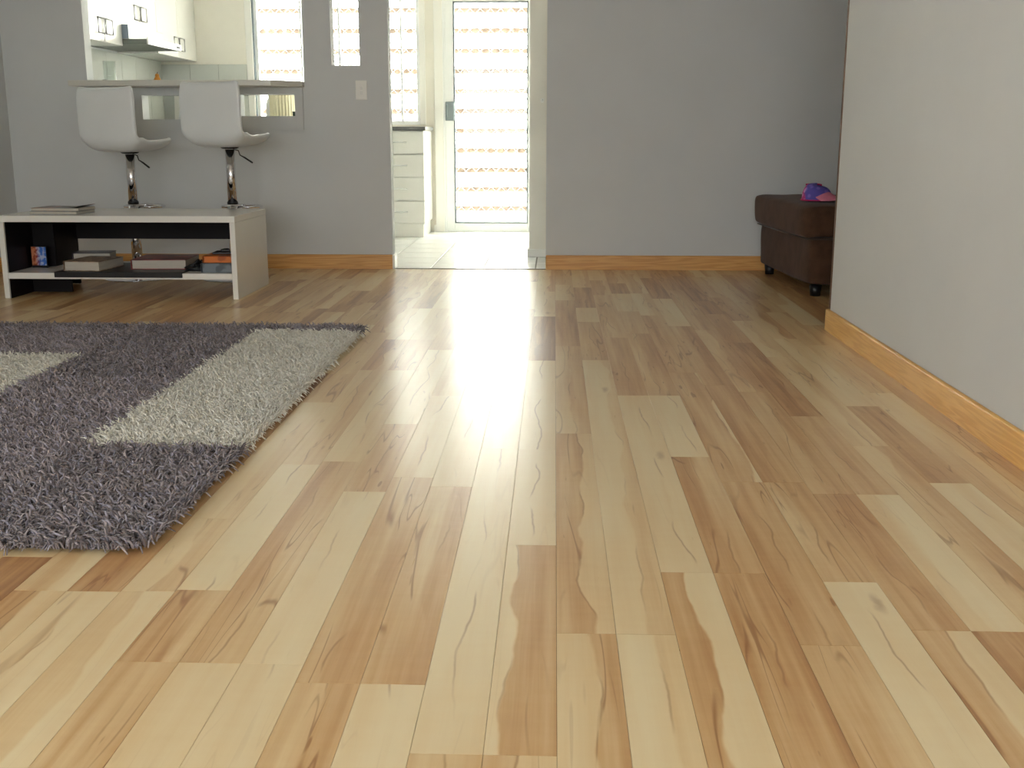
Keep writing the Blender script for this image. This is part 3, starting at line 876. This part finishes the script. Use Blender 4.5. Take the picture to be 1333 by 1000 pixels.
make_stool((-1.872, 6.50, 0), R(-16), 0.0, 'white bar stool under the bar end nearest the narrow wall slot')
make_stool((-2.458, 6.50, 0), R(-18), -0.028, 'white bar stool under the bar end nearest the wall cabinets')

# ------------------------------------------------------------------ low TV bench
TX0, TX1, TY0, TY1, TZ = -2.842, -1.618, 5.635, 6.255, 0.426
tv = thing('tv_bench', 'low white open bench with black back panels', 'tv bench', ((TX0 + TX1) / 2, TY0, 0))
hx = (TX1 - TX0) / 2; dp = TY1 - TY0
box('top', (-hx, hx, 0, dp, TZ - 0.032, TZ), M_white, tv, 0.0015)
box('side_panel', (hx - 0.028, hx, 0, dp, 0.001, TZ - 0.0325), M_white, tv, 0.0015)
box('side_panel', (-hx, -hx + 0.028, 0, dp, 0.001, TZ - 0.0325), M_white, tv, 0.0015)
box('shelf', (-hx + 0.0285, hx - 0.0285, 0.0, dp - 0.05, 0.103, 0.134), M_white, tv, 0.0015)
box('back_rail', (-hx + 0.0285, hx - 0.0285, dp - 0.03, dp - 0.012, 0.258, TZ - 0.0325), M_black, tv, 0.001)
box('back_panel', (-hx + 0.0285, -2.694 - (TX0 + TX1) / 2, dp - 0.03, dp - 0.012, 0.004, 0.2575), M_black, tv, 0.001)
box('end_lining', (-hx + 0.0285, -hx + 0.0325, 0.012, dp - 0.031, 0.1345, TZ - 0.0325), M_black, tv)
box('lower_lining', (-hx + 0.0285, -hx + 0.0325, 0.012, 0.259, 0.001, 0.1025), M_black, tv)
box('end_back', (-hx + 0.033, -2.6935 - (TX0 + TX1) / 2, 0.30, 0.316, 0.1345, TZ - 0.0325), M_black, tv)
box('divider', (-2.705 - (TX0 + TX1) / 2, -2.693 - (TX0 + TX1) / 2, 0.317, dp - 0.031, 0.1345, TZ - 0.0325), M_black, tv, 0.001)
box('lower_panel', (-hx + 0.0285, -2.60 - (TX0 + TX1) / 2, 0.26, 0.278, 0.001, 0.1025), M_black, tv, 0.001)
ty = thing('shelf_tray', 'flat black tray lying on the shelf of the low bench', 'tray', (-2.236, TY0, 0.1345))
bm = bmesh.new(); add_box(bm, -0.333, 0.333, -0.006, 0.44, 0.0, 0.006, 0.001)
bm_obj('base', bm, M_blackp, ty)
box('front_lip', (-0.333, 0.333, -0.0065, -0.0010, -0.022, 0.0065), M_blackp, ty, 0.001)

# books and bits
def book(name, label, cat, x, y, z, rz, w, d, h_, covm, pm=None, group=None):
    b_ = thing(name, label, cat, (x, y, z), rz, group)
    box('pages', (-w / 2 + 0.004, w / 2 - 0.003, -d / 2 + 0.003, d / 2 - 0.003, 0.003, h_ - 0.003), pm or M_paper, b_, 0.001)
    box('cover', (-w / 2, w / 2, -d / 2, d / 2, 0.0, 0.0028), covm, b_, 0.0008)
    box('cover', (-w / 2, w / 2, -d / 2, d / 2, h_ - 0.0028, h_), covm, b_, 0.0008)
    box('spine', (-w / 2 - 0.003, -w / 2 - 0.0002, -d / 2, d / 2, 0.0, h_), covm, b_, 0.0008)
    return b_
zt = 0.1345 + 0.0065
CV_tan = cover_mat('brown_photo_cover', srgb(128, 104, 84), srgb(180, 156, 128))
CV_red = cover_mat('dusty_red_cover', srgb(160, 72, 78), srgb(120, 52, 58), 12)
CV_or = cover_mat('orange_cover', srgb(214, 122, 54), srgb(176, 92, 40), 14)
CV_gr = cover_mat('blue_grey_cover', srgb(120, 128, 134), srgb(84, 92, 100), 14)
CV_pu = cover_mat('plum_cover', srgb(86, 70, 84), srgb(60, 52, 70), 14)
book('thick_book', 'thick pale-edged book with brown cover on the black tray', 'book', -2.425, 5.80, zt, R(-6), 0.195, 0.27, 0.050, CV_tan)
book('hardcover_book', 'thick book with dusty red cover on the black tray', 'book', -2.075, 5.90, zt, R(3), 0.285, 0.28, 0.050, CV_red)
book('plum_book', 'dark plum book behind the brown-covered book', 'book', -2.53, 6.065, zt, R(8), 0.20, 0.14, 0.060, CV_pu)
zz = 0.1345
book('grey_book', 'blue-grey book at the bottom of the small shelf stack', 'book', -1.735, 5.80, zz, 0, 0.165, 0.24, 0.048, CV_gr, CV_gr)
book('orange_book', 'orange book on top of the small shelf stack', 'book', -1.738, 5.81, zz + 0.0485, R(2), 0.155, 0.22, 0.034, CV_or, CV_or)
wl = thing('wallet_case', 'dark folded case lying on top of the orange book', 'case', (-1.74, 5.85, zz + 0.083), R(10))
bm = bmesh.new(); add_prism(bm, [(-0.06, -0.05), (0.06, -0.05), (0.05, 0.05), (-0.05, 0.05)], 0, 0.010, 0.003); bm_obj('flap', bm, M_blackp, wl)
bm = bmesh.new(); add_prism(bm, [(-0.02, -0.03), (0.03, -0.03), (0.02, 0.03), (-0.01, 0.03)], 0.0102, 0.024, 0.004); bm_obj('clasp_block', bm, M_blackp, wl)

# tangled black cable with plugs
cbx = thing('tangled_cable', 'bunched black cable beside the orange book on the shelf', 'cable', (-1.872, 5.75, zz + 0.001))
rg = random.Random(5)
pts = []
for k in range(90):
    a = k * 0.62
    r_ = 0.030 + 0.014 * math.sin(k * 0.37)
    pts.append((r_ * math.cos(a) * 1.2, r_ * math.sin(a) * 0.9, 0.006 + 0.052 * (0.5 + 0.5 * math.sin(k * 0.23 + 1)) * (0.6 + 0.4 * math.cos(a))))
tube('cord', pts, 0.0055, M_blackp, cbx, 6)
box('plug', (-0.030, 0.006, -0.022, 0.010, 0.0, 0.034), M_blackp, cbx, 0.006, 2)

# picture card in the dark compartment
pc = thing('picture_card', 'small colourful picture card standing in the dark end of the bench', 'picture', (-2.752, 5.87, zz + 0.0005), R(-8))
bm = bmesh.new(); add_box(bm, -0.046, 0.046, -0.002, 0.002, 0.0, 0.115, 0.0006)
bdp = bm_obj('backing_board', bm, M_blackp, pc)
o = box('printed_face', (-0.042, 0.042, -0.003, -0.0021, 0.012, 0.110), card_mat(), pc); o.rotation_euler = (0, 0, 0)
box('foot', (-0.03, 0.03, 0.0, 0.05, 0.0, 0.003), M_blackp, pc)

# magazines on top
mz = TZ
for k, (dx, dy, rz, lab, a, b_) in enumerate(((0, 0, -4, 'glossy magazine with blue-grey cover at the bottom of the pile on the bench', srgb(96, 124, 140), srgb(60, 70, 78)),
                                           (0.004, 0.006, -2, 'glossy magazine with orange-brown cover on top of the pile on the bench', srgb(150, 104, 76), srgb(70, 78, 70)))):
    g_ = thing('magazine', lab, 'magazine', (-2.59 + dx, 5.84 + dy, mz + k * 0.0165), R(rz), 'magazines on the low bench')
    h_ = 0.016
    cm = cover_mat('magazine_cover', a, b_, 22)
    bm = bmesh.new(); add_box(bm, -0.126, 0.126, -0.10, 0.10, 0.0016, h_ - 0.0016); bm_obj('pages', bm, M_paper, g_)
    box('cover', (-0.128, 0.128, -0.102, 0.102, 0.0, 0.0014), cm, g_)
    bm = bmesh.new()
    nx = 14; rows = []
    for i in range(nx + 1):
        x = -0.128 + 0.256 * i / nx
        zc = h_ - 0.0014 + (0.012 * max(0, (x - 0.06) / 0.068) ** 2 if k == 1 else 0)
        rows.append([bm.verts.new((x, -0.102, zc)), bm.verts.new((x, 0.102, zc)), bm.verts.new((x, 0.102, zc + 0.0012)), bm.verts.new((x, -0.102, zc + 0.0012))])
    for A, B in zip(rows[:-1], rows[1:]):
        for q in range(4): bm.faces.new((A[q], A[(q + 1) % 4], B[(q + 1) % 4], B[q]))
    bm.faces.new(rows[0]); bm.faces.new(rows[-1][::-1])
    bm_obj('front_cover', bm, cm, g_)

# ------------------------------------------------------------------ brown sofa end
def soft_box(name, b, m, parent, r_=0.05, puff=0.0, seg=4):
    bm = bmesh.new(); add_box(bm, *b)
    bmesh.ops.subdivide_edges(bm, edges=bm.edges[:], cuts=7, use_grid_fill=True)
    c = Vector(((b[0] + b[1]) / 2, (b[2] + b[3]) / 2, (b[4] + b[5]) / 2))
    hs = Vector(((b[1] - b[0]) / 2, (b[3] - b[2]) / 2, (b[5] - b[4]) / 2))
    rr = Vector((min(r_, hs.x * .98), min(r_, hs.y * .98), min(r_, hs.z * .98)))
    for v in bm.verts:
        d = v.co - c
        # redistribute grid towards the rim, then round the edges
        nrm = Vector((d.x / hs.x, d.y / hs.y, d.z / hs.z))
        f = Vector([math.copysign(1 - max(0.0, 1 - abs(q)) ** 1.5, q) for q in nrm])
        d = Vector((f.x * hs.x, f.y * hs.y, f.z * hs.z))
        inner = Vector([max(-(hs[i] - rr[i]), min(hs[i] - rr[i], d[i])) for i in range(3)])
        e = d - inner
        en = Vector([e[i] / rr[i] for i in range(3)])
        if en.length > 1e-6:
            mx = max(abs(q) for q in en)
            en2 = en / en.length * mx
            e = Vector([en2[i] * rr[i] for i in range(3)])
        d = inner + e
        if puff:
            d.z += puff * (1 - f.x ** 2) * (1 - f.y ** 2) * (1 if d.z > 0 else 0)
        d += 0.004 * Vector((math.sin(d.y * 19 + d.z * 23), math.sin(d.x * 17 + d.z * 13), math.sin(d.x * 21 + d.y * 15)))
        v.co = c + d
    o = bm_obj(name, bm, m, parent, True)
    md = o.modifiers.new('smooth', 'SUBSURF'); md.levels = 1; md.render_levels = 2
    return o
sf = thing('sofa', 'dark brown suede sofa with thick overhanging seat in the alcove', 'sofa', (1.325, 5.825, 0), R(3.6))
soft_box('base', (0.0, 1.02, 0.0, 1.10, 0.055, 0.315), M_sofa, sf, 0.03)
soft_box('seat_cushion', (-0.042, 0.50, -0.012, 1.115, 0.300, 0.482), M_sofa, sf, 0.04, 0.0)
bm = bmesh.new()
add_prism(bm, [(-0.0, 0.0), (0, 0), (0, 0)], 0, 0) if False else None
bm.free()
# leaning backrest with a sloping front
bm = bmesh.new()
prof = [(0.50, 0.32), (0.455, 0.44), (0.47, 0.50), (0.55, 0.66), (0.63, 0.82), (0.70, 0.86), (0.78, 0.85), (0.83, 0.78), (0.85, 0.60), (0.85, 0.32)]
A = [bm.verts.new((x, 0.02, z)) for x, z in prof]; B = [bm.verts.new((x, 1.09, z)) for x, z in prof]
fs = [bm.faces.new(A), bm.faces.new(B[::-1])]
for k in range(len(prof)): fs.append(bm.faces.new((A[k], B[k], B[(k + 1) % len(prof)], A[(k + 1) % len(prof)])))
bmesh.ops.bevel(bm, geom=list({e for f in fs[:2] for e in f.edges}), offset=0.03, segments=3, affect='EDGES', profile=0.5)
o = bm_obj('backrest', bm, M_sofa, sf); autosmooth(o, 40)
tube('piping', [(-0.012, 1.09, 0.302), (-0.014, 0.55, 0.300), (-0.012, 0.02, 0.302), (0.02, -0.008, 0.302), (0.49, -0.008, 0.302)], 0.0035, M_sofapipe, sf, 8)
for (fx, fy) in ((0.06, 0.07), (0.06, 1.03), (0.95, 0.07), (0.95, 1.03)):
    lathe('foot', [(0, 0.0), (0.026, 0.0), (0.032, 0.058), (0, 0.058)], M_blackp, sf, fx, fy, 16)

# cap lying on the sofa
cp_ = thing('cap', 'pink and purple spotted cap lying on the brown sofa seat', 'cap', (1.395, 6.06, 0.488), R(-46))
bm = bmesh.new()
rows = []
NL, NU = 10, 32
for i in range(NL + 1):
    th_ = i / NL * math.pi / 2
    rr_, zz_ = math.cos(th_) ** 0.55, math.sin(th_) ** 0.9
    rows.append([bm.verts.new((0.080 * rr_ * math.cos(a) * (1 + 0.03 * math.sin(3 * a)), 0.075 * rr_ * math.sin(a), 0.084 * zz_ * (1 - 0.10 * math.cos(a - 0.4)))) for a in [k * 2 * math.pi / NU for k in range(NU)]])
for A, B in zip(rows[:-1], rows[1:]):
    for k in range(NU): bm.faces.new((A[k], A[(k + 1) % NU], B[(k + 1) % NU], B[k]))
bmesh.ops.remove_doubles(bm, verts=bm.verts, dist=0.002)
bm_obj('crown', bm, M_cap, cp_, True)
M_pinkbrim = mat('pink_brim', srgb(226, 132, 158), 0.75, var=0.08, vscale=40)
bm = bmesh.new()
ro, ri = [], []
na = 16
for k in range(na + 1):
    a = R(-62) + R(124) * k / na
    ri.append((0.072 * math.cos(a), 0.072 * math.sin(a)))
    ro.append((0.072 * math.cos(a) + 0.068 * math.cos(a / 62 * 90 if False else a) ** 0.6, 0.080 * math.sin(a)))
for zt_ in (0.0, 0.004):
    pass
vi0 = [bm.verts.new((x, y, 0.006 + 0.036 * (1 - (y / 0.08) ** 2))) for x, y in ri]; vo0 = [bm.verts.new((x, y, 0.001 + 0.006 * (1 - (y / 0.08) ** 2))) for x, y in ro]
vi1 = [bm.verts.new((x, y, 0.011 + 0.036 * (1 - (y / 0.08) ** 2))) for x, y in ri]; vo1 = [bm.verts.new((x, y, 0.005 + 0.006 * (1 - (y / 0.08) ** 2))) for x, y in ro]
for k in range(na):
    bm.faces.new((vi0[k], vo0[k], vo0[k + 1], vi0[k + 1])); bm.faces.new((vi1[k], vi1[k + 1], vo1[k + 1], vo1[k])); bm.faces.new((vo0[k], vo1[k], vo1[k + 1], vo0[k + 1])); bm.faces.new((vi0[k], vi0[k + 1], vi1[k + 1], vi1[k]))
bm.faces.new((vi0[0], vi1[0], vo1[0], vo0[0])); bm.faces.new((vi0[-1], vo0[-1], vo1[-1], vi1[-1]))
bm_obj('brim', bm, M_pinkbrim, cp_)
M_hot = mat('hot_pink_trim', srgb(188, 40, 96), 0.7, var=0.05)
tube('sweatband_edge', [(0.081 * math.cos(a), 0.076 * math.sin(a), 0.004) for a in [k * 2 * math.pi / 40 for k in range(40)]], 0.004, M_hot, cp_, 6, closed=True)
tube('top_seam', [(-0.07 + 0.10 * k / 10, 0.012 * math.sin(k), 0.082 + 0.004 * math.sin(k * math.pi / 10)) for k in range(11)], 0.0045, M_hot, cp_, 6)

# ------------------------------------------------------------------ shag rug
rug = thing('shag_rug', 'shaggy taupe rug with large cream rectangles on the laminate floor', 'rug', ((RUG[0] + RUG[1]) / 2, (RUG[2] + RUG[3]) / 2, 0))
rcx, rcy = (RUG[0] + RUG[1]) / 2, (RUG[2] + RUG[3]) / 2
bm = bmesh.new()
hxr, hyr, rc = (RUG[1] - RUG[0]) / 2, (RUG[3] - RUG[2]) / 2, 0.045
pts = []
for sx, sy, a0 in ((1, 1, 0), (-1, 1, 90), (-1, -1, 180), (1, -1, 270)):
    for k in range(6):
        a = R(a0 + k * 18); pts.append((sx * (hxr - rc) + rc * math.cos(a), sy * (hyr - rc) + rc * math.sin(a)))
add_prism(bm, [(x * 0.975, y * 0.982) for x, y in pts], 0.0005, 0.008)
bm_obj('backing', bm, M_back, rug)

def lin(r_, g_, b_): return np.array(srgb(r_, g_, b_)[:3])
def pile(name, region, spacing, width, length, seed, colfun, droop):
    """yarn tufts as bent three-sided strands; region(x, y) -> bool mask in world coords"""
    rs = np.random.RandomState(seed)
    xs = np.arange(RUG[0], RUG[1], spacing); ys = np.arange(RUG[2], RUG[3], spacing)
    X, Y = np.meshgrid(xs, ys); X = X.ravel() + rs.uniform(-.6, .6, X.size) * spacing; Y = Y.ravel() + rs.uniform(-.6, .6, Y.size) * spacing
    ok = (X > RUG[0]) & (X < RUG[1]) & (Y > RUG[2]) & (Y < RUG[3])
    # rounded corners
    dx = np.maximum(np.abs(X - rcx) - (hxr - rc), 0); dy = np.maximum(np.abs(Y - rcy) - (hyr - rc), 0)
    ok &= (dx * dx + dy * dy) < rc * rc
    ok &= region(X + rs.normal(0, .006, X.size), Y + rs.normal(0, .006, X.size))
    X, Y = X[ok], Y[ok]; n = X.size
    # lean: random, with a slow common drift, outward at the rim
    fld = 2 * np.pi * (0.5 + 0.5 * np.sin(X * 5.1 + 1.3 * np.sin(Y * 3.3)) * np.cos(Y * 4.3 + X * 2.1))
    ang = rs.uniform(0, 2 * np.pi, n)
    lx = np.cos(ang) + .35 * np.cos(fld); ly = np.sin(ang) + .35 * np.sin(fld)
    ex = np.clip((np.abs(X - rcx) - (hxr - .05)) / .05, 0, 1) * np.sign(X - rcx); ey = np.clip((np.abs(Y - rcy) - (hyr - .05)) / .05, 0, 1) * np.sign(Y - rcy)
    lx += 1.3 * ex; ly += 1.3 * ey
    nn = np.hypot(lx, ly) + 1e-6; lx /= nn; ly /= nn
    L = length * rs.uniform(.7, 1.25, n); dr_ = droop * rs.uniform(.5, 1.35, n)
    lev = [0.0, 0.4, 0.75, 1.0]
    wv = [0.85, 1.0, 0.95, 0.45]
    pts_ = []
    curl = rs.uniform(-.35, .35, n)
    for t_ in lev:
        h_ = L * (np.sin(t_ * np.pi / 2 * 0.95) * np.sqrt(np.maximum(0, 1 - dr_ ** 2 * t_ * .9)))
        out = L * dr_ * t_ ** 1.6
        px = X + lx * out - ly * out * curl * t_; py = Y + ly * out + lx * out * curl * t_
        pz = 0.006 + np.maximum(h_, 0.001)
        pts_.append(np.stack([px, py, pz], 1))
    sides = 3
    ph = rs.uniform(0, 2 * np.pi, n)
    nv = len(lev) * sides
    V = np.zeros((n, nv, 3), dtype=np.float32)
    w = width * rs.uniform(.75, 1.25, n)
    for i, p_ in enumerate(pts_):
        for s_ in range(sides):
            a = ph + s_ * 2 * np.pi / sides
            # cross-section roughly perpendicular to the strand: flatten vertical share with lean
            V[:, i * sides + s_, 0] = p_[:, 0] + np.cos(a) * w * .5 * wv[i]
            V[:, i * sides + s_, 1] = p_[:, 1] + np.sin(a) * w * .5 * wv[i]
            V[:, i * sides + s_, 2] = p_[:, 2] + np.sin(a + 1.0) * w * .25 * wv[i] * lev[i]
    quads = []
    for i in range(len(lev) - 1):
        for s_ in range(sides):
            s2 = (s_ + 1) % sides
            quads.append((i * sides + s_, i * sides + s2, (i + 1) * sides + s2, (i + 1) * sides + s_))
    q = np.array(quads, dtype=np.int32)
    base = (np.arange(n, dtype=np.int32) * nv)[:, None, None]
    Q = (q[None] + base).reshape(-1, 4)
    me = bpy.data.meshes.new(name)
    V[:, :, 0] -= rcx; V[:, :, 1] -= rcy
    me.vertices.add(n * nv); me.vertices.foreach_set('co', V.ravel())
    me.loops.add(Q.size); me.loops.foreach_set('vertex_index', Q.ravel())
    me.polygons.add(len(Q)); me.polygons.foreach_set('loop_start', np.arange(0, Q.size, 4, dtype=np.int32))
    try: me.polygons.foreach_set('loop_total', np.full(len(Q), 4, dtype=np.int32))
    except Exception: pass
    me.polygons.foreach_set('use_smooth', np.ones(len(Q), dtype=bool))
    c = colfun(X, Y, rs, n)
    Cc = np.ones((n, nv, 4), dtype=np.float32); Cc[:, :, :3] = c[:, None, :]
    at = me.attributes.new('yarn', 'FLOAT_COLOR', 'POINT'); at.data.foreach_set('color', Cc.ravel())
    me.update(); me.validate()
    o = link_mesh(name, me, M_pile, rug); o['kind'] = 'stuff'
    return o
def cream_region(x, y):
    a = (x > -1.245) & (y > 2.80) & (y < 4.59)
    a &= ~((x > -0.86) & (y > 4.55))
    b_ = (x < -1.755) & (y > 2.75) & (y < 4.03)
    return a | b_
def dark_block(x, y):
    """the blocks tufted with thicker, darker yarn"""
    return ((x > -1.76) & (x < -1.245) & (y > 3.62)) | ((x > -1.245) & (y < 2.80)) | (y < 2.42) | (y > 4.59)
def taupe_cols(k):
    A = np.array([lin(182, 170, 172), lin(152, 141, 145), lin(126, 114, 117), lin(176, 170, 184)]) * k
    def f(x, y, rs, n):
        c = A[rs.choice(4, n, p=[.3, .33, .15, .22])] * rs.uniform(.75, 1.2, (n, 1))
        return c
    return f
def cream_cols(x, y, rs, n):
    A = np.array([lin(251, 249, 240), lin(246, 242, 230), lin(234, 229, 214)])
    return A[rs.choice(3, n, p=[.45, .38, .17])] * rs.uniform(.85, 1.08, (n, 1))
pile('cream_pile', lambda x, y: cream_region(x, y), 0.0068, 0.0044, 0.030, 3, cream_cols, 0.85)
pile('taupe_pile', lambda x, y: ~cream_region(x, y) & ~dark_block(x, y), 0.0078, 0.0046, 0.032, 4, taupe_cols(1.0), 0.8)
pile('thick_taupe_pile', lambda x, y: ~cream_region(x, y) & dark_block(x, y), 0.0078, 0.0058, 0.031, 5, taupe_cols(0.8), 0.82)
